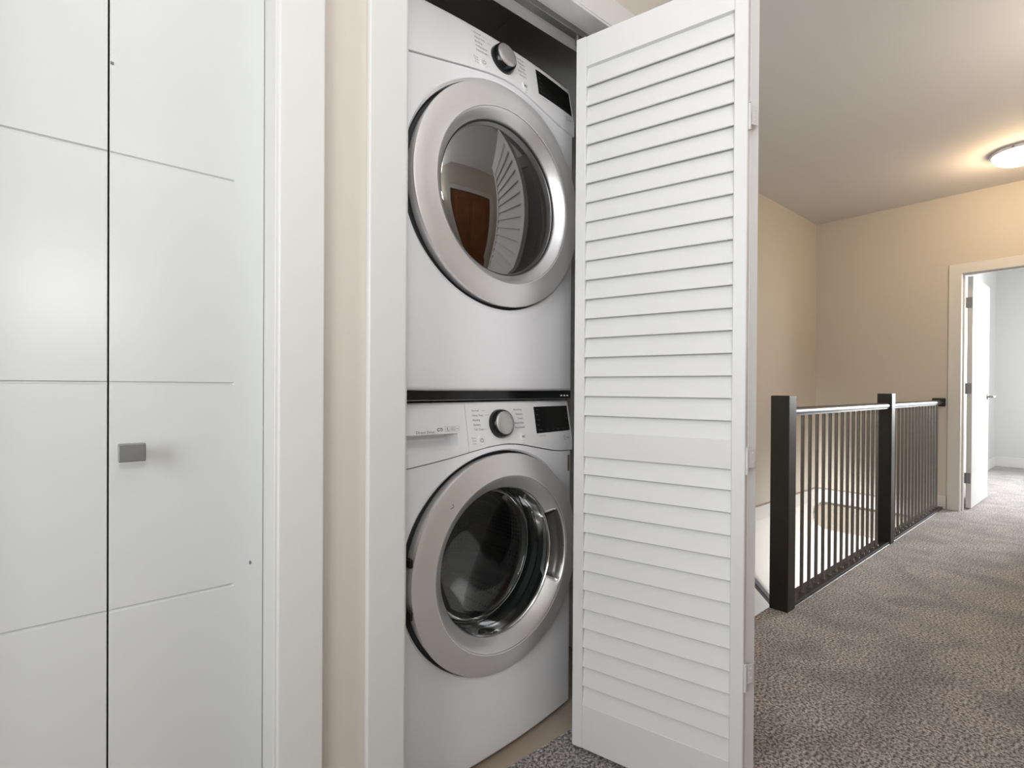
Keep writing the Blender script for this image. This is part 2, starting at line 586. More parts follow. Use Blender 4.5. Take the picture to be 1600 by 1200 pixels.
# ------------------------------------------------------------------ doors
GZ = [0.310, 0.657, 1.004, 1.352, 1.700]


def slab_leaf(x0, x1, y, th, z0, z1, gx0, gx1, g=0.0055, dpt=0.0035):
    """slab door, face towards -Y at y, with V grooves cut from gx0 to gx1"""
    bm = bmesh.new()
    box(bm, (x0 + .0002, y + dpt + .0005, z0 + .0002), (x1 - .0002, y + th, z1 - .0002), 0.0008)
    xs = [x0, x0 + .0008]
    if gx0 > x0 + 1e-3:
        xs += [gx0 - .002, gx0]
    if gx1 < x1 - 1e-3:
        xs += [gx1, gx1 + .002]
    xs += [x1 - .0008, x1]
    zs = [(z0, 0), (z0 + .0008, 0)]
    for q in GZ:
        zs += [(q - g / 2, 0), (q - g / 6, 1), (q + g / 6, 1), (q + g / 2, 0)]
    zs += [(z1 - .0008, 0), (z1, 0)]
    grid = []
    for xi, xx in enumerate(xs):
        edge_x = xi in (0, len(xs) - 1)
        ing = gx0 - 1e-6 <= xx <= gx1 + 1e-6
        col = []
        for zi, (zz, gr) in enumerate(zs):
            yy = y + (dpt if (gr and ing) else 0)
            if edge_x or zi in (0, len(zs) - 1):
                yy = max(yy, y + .0008)
            col.append(bm.verts.new((xx, yy, zz)))
        grid.append(col)
    for A, Bq in zip(grid, grid[1:]):
        for k in range(len(zs) - 1):
            bm.faces.new((A[k], Bq[k], Bq[k + 1], A[k + 1]))
    loop = grid[0][:] + [c[-1] for c in grid[1:]] + grid[-1][-2::-1] + [c[0] for c in grid[-2:0:-1]]
    back = [bm.verts.new((v.co.x, y + dpt + .002, v.co.z)) for v in loop]
    n = len(loop)
    for k in range(n):
        bm.faces.new((loop[k], loop[(k + 1) % n], back[(k + 1) % n], back[k]))
    return bm


LY = 0.985
d1 = empty('door_1', (0.03, LY, 0), label='white grooved bifold closet door at the left with a square grey knob', cat='door', kind='structure')
leafr = obj('door_leaf', slab_leaf(0.0328 - .03, 0.2492 - .03, 0, 0.034, 0.012, 2.022, 0.0328 - .03, 0.201 - .03), white, d1)
leafl = obj('door_leaf', slab_leaf(-0.187 - .03, 0.0306 - .03, 0, 0.034, 0.012, 2.022, -0.14 - .03, 0.0306 - .03), white, d1)
# square knob on a round stem
kb = bmesh.new()
box(kb, (-0.0165, -0.040, -0.0135), (0.0165, -0.030, 0.0135), 0.0012, 2)
knob = obj('door_knob', kb, nickel, d1, loc=(0.0287, 0, 0.9))
kb = bmesh.new()
lathe(kb, [(0.0, 0.0305), (0.006, 0.0305), (0.006, 0.004), (0.010, 0.003), (0.011, 0.0), (0.0, 0.0)], n=20)
obj('knob_stem', kb, nickel, knob)
# small hinge pin head and a tiny screw bump on the jamb stile
kb = bmesh.new()
box(kb, (-0.001, -0.0012, -0.0022), (0.003, 0.001, 0.0022), 0.0004)
obj('hinge_tip', kb, greyink, d1, loc=(0.0045, 0, 1.487))
kb = bmesh.new()
box(kb, (-0.0013, -0.002, -0.003), (0.0013, 0.001, 0.003), 0.0006)
obj('bumper_pin', kb, greyink, d1, loc=(0.1985, 0, 0.69))

# ---------------- louvred bifold of the laundry closet
F = Vector((1.0408, 0.970))
dirA = Vector((0.2690, -0.9631))
WA = 0.437
angA = math.atan2(dirA.y, dirA.x)
TH = 0.028
ZT, ZB = 1.957, 0.015
MR0, MR1 = 0.8137, 0.8824    # mid rail
PITCH = 0.0527


def louvre_frame(w, st=0.030):
    bm = bmesh.new()
    box(bm, (0, 0, ZB), (st, TH, ZT), 0.0015)
    box(bm, (w - st, 0, ZB), (w, TH, ZT), 0.0015)
    box(bm, (st, 0.002, 1.876), (w - st, TH - .002, ZT), 0.001)
    box(bm, (st, 0.002, ZB), (w - st, TH - .002, LB0), 0.001)
    box(bm, (st, 0.002, MR0), (w - st, TH - .002, MR1), 0.001)
    return bm


def slat_bm(w, st=0.030):
    """face towards local -Y; lower edge pushed out; origin at the slat's visible lower lip"""
    bm = bmesh.new()
    x0, x1 = st - .004, w - st + .004
    pts = [(0.0028, 0.0), (0.0040, -0.0012), (0.0080, -0.0008), (0.0225, 0.0640), (0.0200, 0.0650), (0.0178, 0.0640)]
    extrude_poly(bm, pts, 'x', x0, x1)
    return bm


LB0 = 0.1352
zs_up = []
z = 0.8743
while z < 1.87:
    zs_up.append(z)
    z += PITCH
zs_lo = []
z = 0.7661
while z > 0.130:
    zs_lo.append(z)
    z -= PITCH

d3 = empty('door_2', (F.x, F.y, 0), label='white louvred bifold door folded open beside the laundry machines', cat='door', kind='structure')
rnd = random.Random(7)


def louvre_leaf(loc, rz, flip):
    # local x along the leaf from hinge-free edge to fold, -y = hall face
    lf = obj('door_leaf', louvre_frame(WA), slatw, d3, loc=(loc[0] - F.x, loc[1] - F.y, 0), rotz=rz)
    me = fin(slat_bm(WA), 'slat', 30)
    me.materials.append(slatw)
    for zz in zs_up + zs_lo:
        s = bpy.data.objects.new('slat', me)
        COL.objects.link(s)
        s.parent = lf
        s.location = (0, 0, zz)
        s.rotation_euler = (rnd.uniform(-0.022, 0.022), rnd.uniform(-0.0008, 0.0008), 0)
    return lf


# leaf A: hall face looks to -X.  local x=dirA, local -Y must be (-.963,-.269): rot by angA gives -Y = (sin, -cos)=(-.963,-.269)
leafA = louvre_leaf(F, angA, False)
# leaf B runs back to the right jamb, its hall face to +X; local x from the jamb to the fold, mirrored by rotation
N = F + dirA * WA
nB = Vector((0.94, -0.342))          # thickness direction of leaf B's end
N2 = N + Vector((0.9631, 0.2690)) * (TH + 0.0005)
TB = TH
# leaf B local frame: origin at fold outer corner, x axis pointing back towards the jamb
dirB = Vector((0.292, 0.956)).normalized()
angB = math.atan2(dirB.y, dirB.x)
# its hall face (-Y local) = (sin a, -cos a) = (.956,-.292): towards +X ; thickness grows to +Y local = (-.956,.292)
OBp = N2 + Vector((dirB.y, -dirB.x)) * (TH + 0.0005)
leafB = louvre_leaf(OBp, angB, False)
# hinges on the folded ends
hb = None
for zz in (0.34, 0.836, 1.62):
    bm = bmesh.new()
    zcyl(bm, 0, 0, -0.029, 0.029, 0.0032, 10)
    for k in range(3):
        zcyl(bm, 0, 0, -0.031 + k * 0.0305, -0.0295 + k * 0.0305, 0.0037, 10)
    hg = obj('hinge', bm, trimw, d3, loc=(N.x - F.x + 0.0015, N.y - F.y - 0.0035, zz))
    bm = bmesh.new()
    box(bm, (0.002, -0.001, -0.016), (0.021, 0.0008, 0.028), 0.0005)
    for sz in (-0.004, 0.018):
        box(bm, (0.0115, -0.0022, sz - .002), (0.0155, 0, sz + .002), 0.0006)
    lf = obj('hinge_leaf', bm, trimw, hg, rotz=angB - math.pi / 2)
    lf.location = (0.0075, 0.0005, 0)
# track and pivot
S('trim_13', B((OB0 - 0.006, 0.975, HZ - 0.018), (OB1 + 0.006, 0.998, HZ), 0.001), nickel, 'metal bifold track under the laundry closet head', 'track')
bm = bmesh.new()
zcyl(bm, 0, 0, ZT - 0.002, HZ - 0.010, 0.005, 10)
obj('pivot_pin', bm, nickel, d3, loc=(0.016, 0.012, 0))
bm = bmesh.new()
zcyl(bm, 0, 0, 0.0, ZB + 0.002, 0.005, 10)
e_ = OBp + dirB * (WA - 0.02) - Vector((dirB.y, -dirB.x)) * 0.014
obj('pivot_pin', bm, nickel, d3, loc=(e_.x - F.x, e_.y - F.y, 0))

# ---------------- bedroom door
d4 = empty('door_3', (5.712, 0.832, 0), label='white grooved bedroom door standing open at the end of the hallway', cat='door', kind='structure')
# local face towards -Y
leaf = obj('door_leaf', slab_leaf(0, 0.765, -0.035, 0.035, 0.012, 1.960, 0.10, 0.665), white, d4)
d4.rotation_euler = (0, 0, R(-0.6))
for zz in (0.263, 1.017, 1.740):
    bm = bmesh.new()
    zcyl(bm, -0.006, 0.004, -0.044, 0.044, 0.0055, 10)
    for k in range(4):
        zcyl(bm, -0.006, 0.004, -0.046 + k * 0.0297, -0.0445 + k * 0.0297, 0.0062, 10)
    box(bm, (-0.0035, -0.030, -0.044), (0.0008, 0.004, 0.044), 0.0006)
    box(bm, (-0.026, 0.0042, -0.044), (-0.008, 0.0066, 0.044), 0.0006)
    obj('hinge', bm, nickel, d4, loc=(0, 0, zz))
bm = bmesh.new()
lathe(bm, [(0, 0.008), (0.022, 0.008), (0.026, 0.006), (0.027, 0.0)], (0, 0, 0), 24)
lathe(bm, [(0, 0.05), (0.009, 0.05), (0.009, 0.005)], (0, 0, 0), 16)
h = obj('door_handle', bm, nickel, d4, loc=(0.700, -0.035, 0.945))
bm = bmesh.new()
box(bm, (-0.115, -0.056, -0.008), (0.010, -0.044, 0.008), 0.004, 2)
obj('lever', bm, nickel, h)

# ---------------- brown door across the hall (seen mirrored in the machine glass)
d5 = empty('door_4', (DX0 + 0.01, HY - 0.05, 0), label='brown wooden door across the hallway, facing the machines', cat='door', kind='structure')
bm = bmesh.new()
box(bm, (0, 0, 0.01), (0.92, 0.036, 2.04), 0.002)
obj('door_leaf', bm, brownd, d5)
for a, b in ((0.13, 0.85), (1.02, 1.90)):
    for xx in (0.12, 0.50):
        bm = bmesh.new()
        box(bm, (xx, 0.034, a), (xx + 0.30, 0.046, b), 0.006, 2)
        obj('door_panel', bm, brownd, d5)
bm = bmesh.new()
for s in (1,):
    zcyl(bm, 0, 0, -0.004, 0.05, 0.012, 14)
kn = obj('door_knob', bm, nickel, d5, loc=(0.07, 0.036, 0.96))
kn.rotation_euler = (R(-90), 0, 0)

# ------------------------------------------------------------------ laundry machines
HWD, BOW, VB = 0.3158, 0.0236, -0.0171
RR_ = 0.2907
RCUT = 0.297


def vbody(uu):
    return VB - BOW * (uu / HWD) ** 2


def seam_z(uu):
    P = [(-0.316, 0.803), (-0.279, 0.807), (-0.214, 0.816), (-0.165, 0.8235), (-0.11, 0.833), (-0.047, 0.843), (0.0, 0.8465), (0.021, 0.8465), (0.055, 0.844), (0.086, 0.839),
         (0.159, 0.824), (0.215, 0.813), (0.26, 0.808), (0.316, 0.806)]
    for (a, za), (b, zb) in zip(P, P[1:]):
        if uu <= b:
            t = max(0, (uu - a) / (b - a))
            return za + (zb - za) * t
    return P[-1][1]


TILT = 0.19


def vpanel(uu, zz):
    return vbody(uu) + 0.0035 - TILT * max(0.0, zz - 0.845) - (0.0)


def vy(uu, v):
    return -v


def front_panel(zc, zbot):
    """bowed sheet with a round recess; outline: seam curve on top"""
    bm = bmesh.new()
    rc = 0.012
    hw = HWD - 0.0
    angs = [2 * math.pi * i / 144 for i in range(144)]
    def outline(a):
        c, s = math.cos(a), math.sin(a)
        best = 1e9
        if abs(c) > 1e-6:
            best = min(best, (hw - rc) / abs(c))
        if s < -1e-6:
            best = min(best, (zbot + rc - zc) / s)
        elif s > 1e-6:
            lo, hi = 0.0, 1.0
            for _ in range(40):
                mid = (lo + hi) / 2
                if zc + mid * s > seam_z(mid * c) - 0.0012:
                    hi = mid
                else:
                    lo = mid
            best = min(best, lo)
        return best
    # add corner angles
    for cu, cz in ((hw - rc, zbot + rc), (-(hw - rc), zbot + rc), (hw - rc, seam_z(hw - rc) - .0012), (-(hw - rc), seam_z(-hw + rc) - .0012)):
        angs.append(math.atan2(cz - zc, cu) % (2 * math.pi))
    angs = sorted(set(round(a, 6) for a in angs))
    prof = [(0.222, -0.060), (0.228, -0.046), (0.2905, -0.056), (0.2948, -0.053), (RCUT, 'e', -0.002), (0.3, 'e', 0.0008)]
    rows = []
    for pr in prof:
        row = []
        for a in angs:
            o_ = outline(a)
            rr = min(pr[0], o_ - 0.0006)
            uu, zz = rr * math.cos(a), zc + rr * math.sin(a)
            v = pr[1] if pr[1] != 'e' else vbody(uu) + pr[2]
            row.append(bm.verts.new((uu, -v, zz)))
        rows.append(row)
    for t in (0.06, 0.14, 0.25, 0.4, 0.6, 0.8, 1.0):
        row = []
        for a in angs:
            o_ = outline(a)
            r0 = min(0.3, o_ - 0.0006)
            rr = r0 + (o_ - r0) * t
            uu, zz = rr * math.cos(a), zc + rr * math.sin(a)
            bulge = 0.004 * math.exp(-((rr - 0.302) / 0.016) ** 2)
            row.append(bm.verts.new((uu, -(vbody(uu) + bulge * min(1, (o_ - rr) / 0.01)), zz)))
        rows.append(row)
    # rolled edges
    for k in range(1, 5):
        ph = R(90) * k / 4
        row = []
        for a in angs:
            o_ = outline(a)
            uu, zz = o_ * math.cos(a), zc + o_ * math.sin(a)
            su = 1 if uu > hw - rc - 1e-4 else (-1 if uu < -(hw - rc) + 1e-4 else 0)
            sz = -1 if zz < zbot + rc + 1e-4 else 0
            top = 1 if (a < math.pi and su == 0) else 0
            v = vbody(uu) - rc * (1 - math.cos(ph))
            if top:
                v = vbody(uu) - 0.006 * k / 4 * 4
                zz2 = zz
            row.append(bm.verts.new((uu + su * rc * math.sin(ph), -(v), zz + sz * rc * math.sin(ph) * (1 if not top else 0))))
        rows.append(row)
    row = []
    for vtx in rows[-1]:
        row.append(bm.verts.new((vtx.co.x, 0.075, vtx.co.z)))
    rows.append(row)
    n = len(angs)
    for A, Bq in zip(rows, rows[1:]):
        for i in range(n):
            j = (i + 1) % n
            bm.faces.new((A[i], A[j], Bq[j], Bq[i]))
    return bm


def panel_strip(u0, u1, ztop, nu=48, rec=None):
    """control fascia between the seam curve and ztop, tilted back and bowed"""
    bm = bmesh.new()
    us = [u0 + (u1 - u0) * i / nu for i in range(nu + 1)]
    nz = 14
    grid = []
    def V(uu, zz, dv=0.0):
        return (uu, -(vpanel(uu, zz) + dv), zz)
    for uu in us:
        zb = seam_z(uu) + 0.0012
        col = [bm.verts.new((uu, 0.06, zb)), bm.verts.new((uu, -(vpanel(uu, zb) - 0.004), zb))]
        for k in range(nz + 1):
            zz = zb + 0.0008 + (ztop - 0.008 - zb) * k / nz
            dv = 0.0
            if rec:
                ra, rb, rz0, rz1, dep = rec
                # pocket depth field
                if ra <= uu <= rb and rz0 <= zz <= rz1:
                    t = (zz - rz0) / (rz1 - rz0)
                    e = min(1.0, (rb - uu) / 0.012)
                    dv = -dep * (t ** 0.7) * (e ** 0.6)
            col.append(bm.verts.new(V(uu, zz, dv)))
        # rounded top
        for k in range(1, 5):
            ph = R(90) * k / 4
            zz = ztop - 0.008 + 0.008 * math.sin(ph)
            col.append(bm.verts.new(V(uu, zz, -0.008 * (1 - math.cos(ph)))))
        col.append(bm.verts.new((uu, 0.06, ztop)))
        grid.append(col)
    for A, Bq in zip(grid, grid[1:]):
        for i in range(len(A) - 1):
            bm.faces.new((A[i], Bq[i], Bq[i + 1], A[i + 1]))
    bm.faces.new(grid[0])
    bm.faces.new(grid[-1][::-1])
    return bm


def strip_recess(u0, u1, ztop, ra, rb, rz0, rz1, dep):
    """drawer front with a scooped finger pocket (dense grid so that the pocket's lip is crisp)"""
    bm = bmesh.new()
    us = [u0 + (ra - u0) * 0.0]
    us = sorted(set([u0, (u0 + ra) / 2, ra - .0005, ra + .0005] + [ra + (rb - ra) * i / 30 for i in range(1, 31)] + [rb + .0006, (rb + u1) / 2, u1]))
    grid = []
    for uu in us:
        zb = seam_z(uu) + 0.0012
        zl = [zb + 0.0008, zb + 0.004]
        zl += [zb + .004 + (rz0 - zb - .004) * .5]
        npk = 16
        zl += [rz0 + (rz1 - rz0) * i / npk for i in range(npk + 1)]
        zl += [rz1 + 0.0008, rz1 + .02, ztop - 0.03, ztop - 0.008]
        zl = [max(q, zb + .0008 + i * 1e-5) for i, q in enumerate(zl)]
        col = [bm.verts.new((uu, 0.06, zb)), bm.verts.new((uu, -(vpanel(uu, zb) - 0.004), zb))]
        for zz in zl:
            dv = 0.0
            if ra <= uu <= rb and rz0 <= zz <= rz1 + 1e-6:
                t = (zz - rz0) / (rz1 - rz0)
                # rounded lower right corner
                cr = 0.020
                ok = 1.0
                if uu > rb - cr and zz < rz0 + cr:
                    dd = math.hypot(uu - (rb - cr), zz - (rz0 + cr))
                    ok = max(0.0, min(1.0, (cr - dd) / 0.006))
                else:
                    ok = min(1.0, (rb - uu) / 0.004)
                dv = -dep * math.sin(min(1, t / 0.62) * math.pi / 2) * ok
            col.append(bm.verts.new((uu, -(vpanel(uu, zz) + dv), zz)))
        for k in range(1, 5):
            ph = R(90) * k / 4
            zz = ztop - 0.008 + 0.008 * math.sin(ph)
            col.append(bm.verts.new((uu, -(vpanel(uu, zz) - 0.008 * (1 - math.cos(ph))), zz)))
        col.append(bm.verts.new((uu, 0.06, ztop)))
        grid.append(col)
    for A, Bq in zip(grid, grid[1:]):
        for i in range(len(A) - 1):
            bm.faces.new((A[i], Bq[i], Bq[i + 1], A[i + 1]))
    bm.faces.new(grid[0])
    bm.faces.new(grid[-1][::-1])
    return bm


def panel_mtx(uu, zz, lift=0.0004):
    """frame on the fascia surface: X along u, Y up the fascia, Z outwards"""
    e = 0.002
    p0 = Vector((uu, -vpanel(uu, zz), zz))
    tx = (Vector((uu + e, -vpanel(uu + e, zz), zz)) - Vector((uu - e, -vpanel(uu - e, zz), zz))).normalized()
    ty = (Vector((uu, -vpanel(uu, zz + e), zz + e)) - Vector((uu, -vpanel(uu, zz - e), zz - e)))
    nz = tx.cross(ty).normalized()
    ty = nz.cross(tx).normalized()
    m = Matrix((tx, ty, nz)).transposed().to_4x4()
    m.translation = p0 + nz * lift
    return m


def merged(items):
    bm = bmesh.new()
    for me, mtx in items:
        t = bmesh.new()
        t.from_mesh(me)
        bmesh.ops.transform(t, matrix=mtx, verts=t.verts[:])
        tmp = bpy.data.meshes.new('t')
        t.to_mesh(tmp)
        t.free()
        bm.from_mesh(tmp)
        bpy.data.meshes.remove(tmp)
    return bm


def flat(bm, name, m, parent):
    me = bpy.data.meshes.new(name)
    bm.to_mesh(me)
    bm.free()
    return tag(link(name, me, m, parent), kind='stuff')


def quad(x0, y0, x1, y1):
    me = bpy.data.meshes.new('q')
    me.from_pydata([(x0, y0, 0), (x1, y0, 0), (x1, y1, 0), (x0, y1, 0)], [], [(0, 1, 2, 3)])
    return me


def stroke(pts, w):
    """flat stroke along pts"""
    vs, fs = [], []
    for i, p in enumerate(pts):
        a = Vector(pts[max(i - 1, 0)])
        b = Vector(pts[min(i + 1, len(pts) - 1)])
        t = (b - a).normalized()
        n = Vector((-t.y, t.x)) * w / 2
        vs += [(p[0] + n.x, p[1] + n.y, 0), (p[0] - n.x, p[1] - n.y, 0)]
    for i in range(len(pts) - 1):
        fs.append((2 * i, 2 * i + 1, 2 * i + 3, 2 * i + 2))
    me = bpy.data.meshes.new('s')
    me.from_pydata(vs, [], fs)
    return me


def arc(cx, cy, r_, a0, a1, n=14):
    return [(cx + r_ * math.cos(R(a0 + (a1 - a0) * i / n)), cy + r_ * math.sin(R(a0 + (a1 - a0) * i / n))) for i in range(n + 1)]


def make_machine(kind, z0):
    wash = kind == 'washer'
    if wash:
        root = empty('washing_machine', (0.8698, 1.0569, z0), 0.0482,
                     label='white front-loading washer at the bottom of the stack with clear round door', cat='washing machine')
        zc, zbot, ztop = 0.5337, 0.013, 0.9625
        v1, Rg, vg, R1 = 0.0136, 0.1988, -0.0153, 0.2316
        zk = 0.9025
        dz = 0.0
    else:
        root = empty('tumble_dryer', (0.8698, 1.0569, z0), 0.0482,
                     label='white tumble dryer stacked on top of the washer with smoked round door', cat='dryer')
        zc, zbot, ztop = 0.5265, 0.0105, 0.9625
        v1, Rg, vg, R1 = 0.0081, 0.204, -0.0176, 0.229
        zk = 0.9045
        dz = 0.0
    # cabinet shell (open front)
    bm = bmesh.new()
    w, dp = HWD - 0.0015, 0.68
    y0 = 0.060
    t = 0.004
    box(bm, (-w, y0, zbot), (-w + t, dp, ztop - .004), 0.001)
    box(bm, (w - t, y0, zbot), (w, dp, ztop - .004), 0.001)
    box(bm, (-w + t, y0, ztop - .010), (w - t, dp, ztop - .004), 0.001)
    box(bm, (-w + t, y0, zbot), (w - t, dp, zbot + .006), 0.001)
    box(bm, (-w + t, dp - .006, zbot + .006), (w - t, dp, ztop - .010), 0.001)
    obj('cabinet', bm, enam, root)
    obj('front_panel', front_panel(zc, zbot), enam, root, 40)
    # control fascia
    if wash:
        cp = obj('control_panel', panel_strip(-0.1105, HWD - 0.001, ztop), plast, root, 40)
        dr = obj('detergent_drawer', strip_recess(-HWD + 0.001, -0.1125, ztop, -0.300, -0.142, 0.842, 0.884, 0.050), plast, root, 40)
        # slanted seam line, dark gap behind
    else:
        cp = obj('control_panel', panel_strip(-HWD + 0.001, HWD - 0.001, ztop, 64), plast, root, 40)
    # feet
    if wash:
        for sx in (-1, 1):
            for yy in (0.11, 0.62):
                bm = bmesh.new()
                zcyl(bm, sx * 0.26, yy, 0.0, zbot + 0.002, 0.018, 16, 0.014)
                obj('foot', bm, darkm, root)
    # dark ring added in the door recess to stand for the gap's shadow
    bm = bmesh.new()
    lathe(bm, [(0.2770, -0.0500), (0.2800, -0.0440), (0.2905, -0.0440), (0.2945, -0.0500)], (0, 0, zc), 96)
    obj('gap_shadow_ring', bm, darkm, root)
    # ---- door ring
    segs = 144
    prof = [(0.2800, -0.037), (0.2855, -0.034), (0.2890, -0.014), (0.2908, -0.005), (0.2895, 0.0), (0.286, 0.0012), (0.26, 0.0012 + (v1 - .0012) * .45), (R1 + .006, v1 - .001),
            (R1 + 0.002, v1), (R1 - 0.0005, v1 - .0012)]
    nb = 9
    rb0, vb0 = R1 - 0.0012, v1 - 0.0022
    bez = [(rb0 + (Rg - rb0) * i / nb, vb0 + (vg - vb0) * (i / nb) ** (1.15)) for i in range(nb + 1)]
    door = None
    bm = bmesh.new()
    lathe(bm, prof, (0, 0, zc), segs)
    door = obj('door', bm, silver, root, 30)
    # bezel, washer's has a scooped finger pocket on the right
    bm = bmesh.new()
    def dip(rr, v, a):
        if not wash:
            return rr, v
        ad = math.degrees(a)
        if ad > 180:
            ad -= 360
        mid, half = 2.0, 29.0
        t_ = (half - abs(ad - mid)) / 5.0
        tr = (R1 - 0.004 - rr) / 0.006
        k = max(0.0, min(1.0, t_)) * max(0.0, min(1.0, tr))
        return rr, v - 0.020 * k
    lathe(bm, bez + [(Rg - 0.001, vg - 0.012)], (0, 0, zc), segs, mapf=dip)
    me = fin(bm, 'door_bezel', 40)
    me.materials.append(bezel)
    me.materials.append(pocket)
    bz = link('door_bezel', me, None, door)
    if wash:
        for p in me.polygons:
            cx, cz = p.center.x, p.center.z - zc
            a = math.degrees(math.atan2(cz, cx))
            rr = math.hypot(cx, cz)
            if abs(a - 2.0) < 27.5 and rr < R1 - 0.006 and rr > Rg:
                p.material_index = 1
        # bright lip around the pocket
        bm = bmesh.new()
        pts = []
        ri, ro = Rg + 0.001, R1 - 0.0065
        def pp(rr, ad, dv=0.0):
            i_ = (rb0 - rr) / (rb0 - Rg)
            v = vb0 + (vg - vb0) * max(0, i_) ** 1.15 + dv
            return (rr * math.cos(R(ad)), -v - 0.0006, zc + rr * math.sin(R(ad)))
        for i in range(8):
            pts.append(pp(ri + (ro - ri - .006) * i / 7, 31))
        for i in range(5):
            f = i / 4
            pts.append(pp(ro - 0.006 + .006 * math.sin(f * math.pi / 2), 31 - 2.2 * (1 - math.cos(f * math.pi / 2)) - .2))
        for i in range(1, 24):
            pts.append(pp(ro, 28.4 - (28.4 + 24.4) * i / 24))
        for i in range(5):
            f = 1 - i / 4
            pts.append(pp(ro - 0.006 + .006 * math.sin(f * math.pi / 2), -27 + 2.2 * (1 - math.cos(f * math.pi / 2)) + .2))
        for i in range(7, -1, -1):
            pts.append(pp(ri + (ro - ri - .006) * i / 7, -27))
        tube(bm, pts, 0.0012, 6)
        obj('handle_lip', bm, chrome, door)
        # small chevron mark on the ring
        m = Matrix.Translation((-0.262, -0.0055, 0.742 - 0.0)) @ Matrix.Rotation(R(90), 4, 'X')
        q = merged([(stroke([(-0.006, -0.006), (0.003, -0.001), (0.001, 0.007)], 0.0022), m)])
        # placed on the conical face below
        for vtx in q.verts:
            rr = math.hypot(vtx.co.x, vtx.co.z - zc)
        q.free()
        mk = merged([(stroke([(-0.0055, -0.0035), (0.0035, 0.0), (0.001, 0.007)], 0.002),
                      Matrix.Translation((-0.1815, -0.0055, zc + 0.176)) @ Matrix.Rotation(R(90), 4, 'X'))])
        for vtx in mk.verts:
            rr = math.hypot(vtx.co.x, vtx.co.z - zc)
            vtx.co.y = -(0.0012 + (v1 - .0012) * (0.286 - rr) / (0.286 - R1)) - 0.0012
        flat(mk, 'chevron_mark', greyink, door)
        # hinge stubs at the left of the ring
        for hz in (0.595, 0.475):
            bm = bmesh.new()
            box(bm, (-0.2965, -0.004, hz - 0.010), (-0.287, 0.030, hz + 0.010), 0.002)
            obj('door_hinge', bm, blackg, door)
        # glass bowl
        bm = bmesh.new()
        lathe(bm, [(Rg - 0.0008, vg - 0.004), (Rg - 0.003, vg - 0.010), (0.1945, -0.035), (0.1925, -0.060), (0.1905, -0.095), (0.1885, -0.108),
                   (0.184, -0.1150), (0.165, -0.124), (0.12, -0.135), (0.06, -0.142), (0.0, -0.144)], (0, 0, zc), 96)
        gl = obj('door_glass', bm, glass_wash, door, 40)
        bm = bmesh.new()
        lathe(bm, [(0.1925, -0.1085), (0.1912, -0.1072), (0.1898, -0.1085), (0.1912, -0.1100), (0.1925, -0.1085)], (0, 0, zc), 96)
        obj('glass_rim', bm, chrome, gl)
        bm = bmesh.new()
        lathe(bm, [(0.1982, vg - 0.006), (0.1968, vg - .0035), (0.1950, vg - 0.006), (0.1945, vg - .012)], (0, 0, zc), 96)
        obj('glass_retainer', bm, chrome, gl)
        # gasket
        bm = bmesh.new()
        lathe(bm, [(0.222, -0.050), (0.206, -0.052), (0.202, -0.070), (0.212, -0.085), (0.204, -0.100), (0.208, -0.125), (0.199, -0.140), (0.205, -0.160), (0.255, -0.162)], (0, 0, zc), 72)
        obj('gasket', bm, darkm, root)
        # drum
        bm = bmesh.new()
        lathe(bm, [(0.205, -0.158), (0.252, -0.165), (0.256, -0.175), (0.256, -0.480), (0.245, -0.495), (0.12, -0.500), (0.10, -0.485), (0.0, -0.480)], (0, 0, zc), 96)
        dm = obj('drum', bm, drumm, root, 30)
        for k, a in enumerate((200, 320, 80)):
            bm = bmesh.new()
            ra = R(a)
            n_ = 10
            rows = []
            for i in range(n_ + 1):
                v = -0.18 - 0.29 * i / n_
                tw = 0.10 * math.sin(i / n_ * math.pi)
                row = []
                for (da, rr) in ((-0.16, 0.2545), (-0.07, 0.205), (0.0, 0.198), (0.07, 0.205), (0.16, 0.2545)):
                    row.append(bm.verts.new((rr * math.cos(ra + da + tw), -v, zc + rr * math.sin(ra + da + tw))))
                rows.append(row)
            for A, Bq in zip(rows, rows[1:]):
                for i in range(4):
                    bm.faces.new((A[i], A[i + 1], Bq[i + 1], Bq[i]))
            bm.faces.new(rows[0])
            bm.faces.new(rows[-1][::-1])
            obj('drum_lifter', bm, MATS['grey_lifter_plastic'], dm, 50)
    else:
        # slightly domed smoked glass
        bm = bmesh.new()
        Rc = 0.60
        sag0 = Rc - math.sqrt(Rc * Rc - (Rg - .005) ** 2)
        pr = [(Rg - 0.0008, vg - 0.006), (Rg - 0.002, vg - 0.0045), (Rg - .004, vg - .0035)]
        for i in range(13):
            rr = (Rg - 0.006) * (1 - i / 12)
            pr.append((rr, vg - 0.0025 + sag0 - (Rc - math.sqrt(Rc * Rc - rr * rr))))
        lathe(bm, pr, (0, 0, zc), 96)
        gl = obj('door_glass', bm, glass_dry, door, 60)
        bm = bmesh.new()
        lathe(bm, [(Rg + .0002, vg - 0.004), (Rg - 0.0015, vg - .0012), (Rg - 0.0035, vg - 0.003), (Rg - .004, vg - .009)], (0, 0, zc), 96)
        obj('glass_retainer', bm, darkm, gl)
        bm = bmesh.new()
        lathe(bm, [(0.222, -0.050), (0.200, -0.055), (0.195, -0.09), (0.24, -0.092), (0.255, -0.10), (0.255, -0.48), (0.0, -0.50)], (0, 0, zc), 72)
        obj('drum', bm, drumm, root, 30)
    # ---- knob
    km = panel_mtx(0.0015, zk, 0.0)
    rotm = km @ Matrix.Rotation(R(-90), 4, 'X')   # lathe axis (-Y) -> panel normal
    bm = bmesh.new()
    lathe(bm, [(0.0, 0.020), (0.0335, 0.020), (0.0355, 0.018), (0.0392, 0.004), (0.0398, 0.0), (0.0398, -0.002)], (0, 0, 0), 48)
    bmesh.ops.transform(bm, matrix=rotm, verts=bm.verts[:])
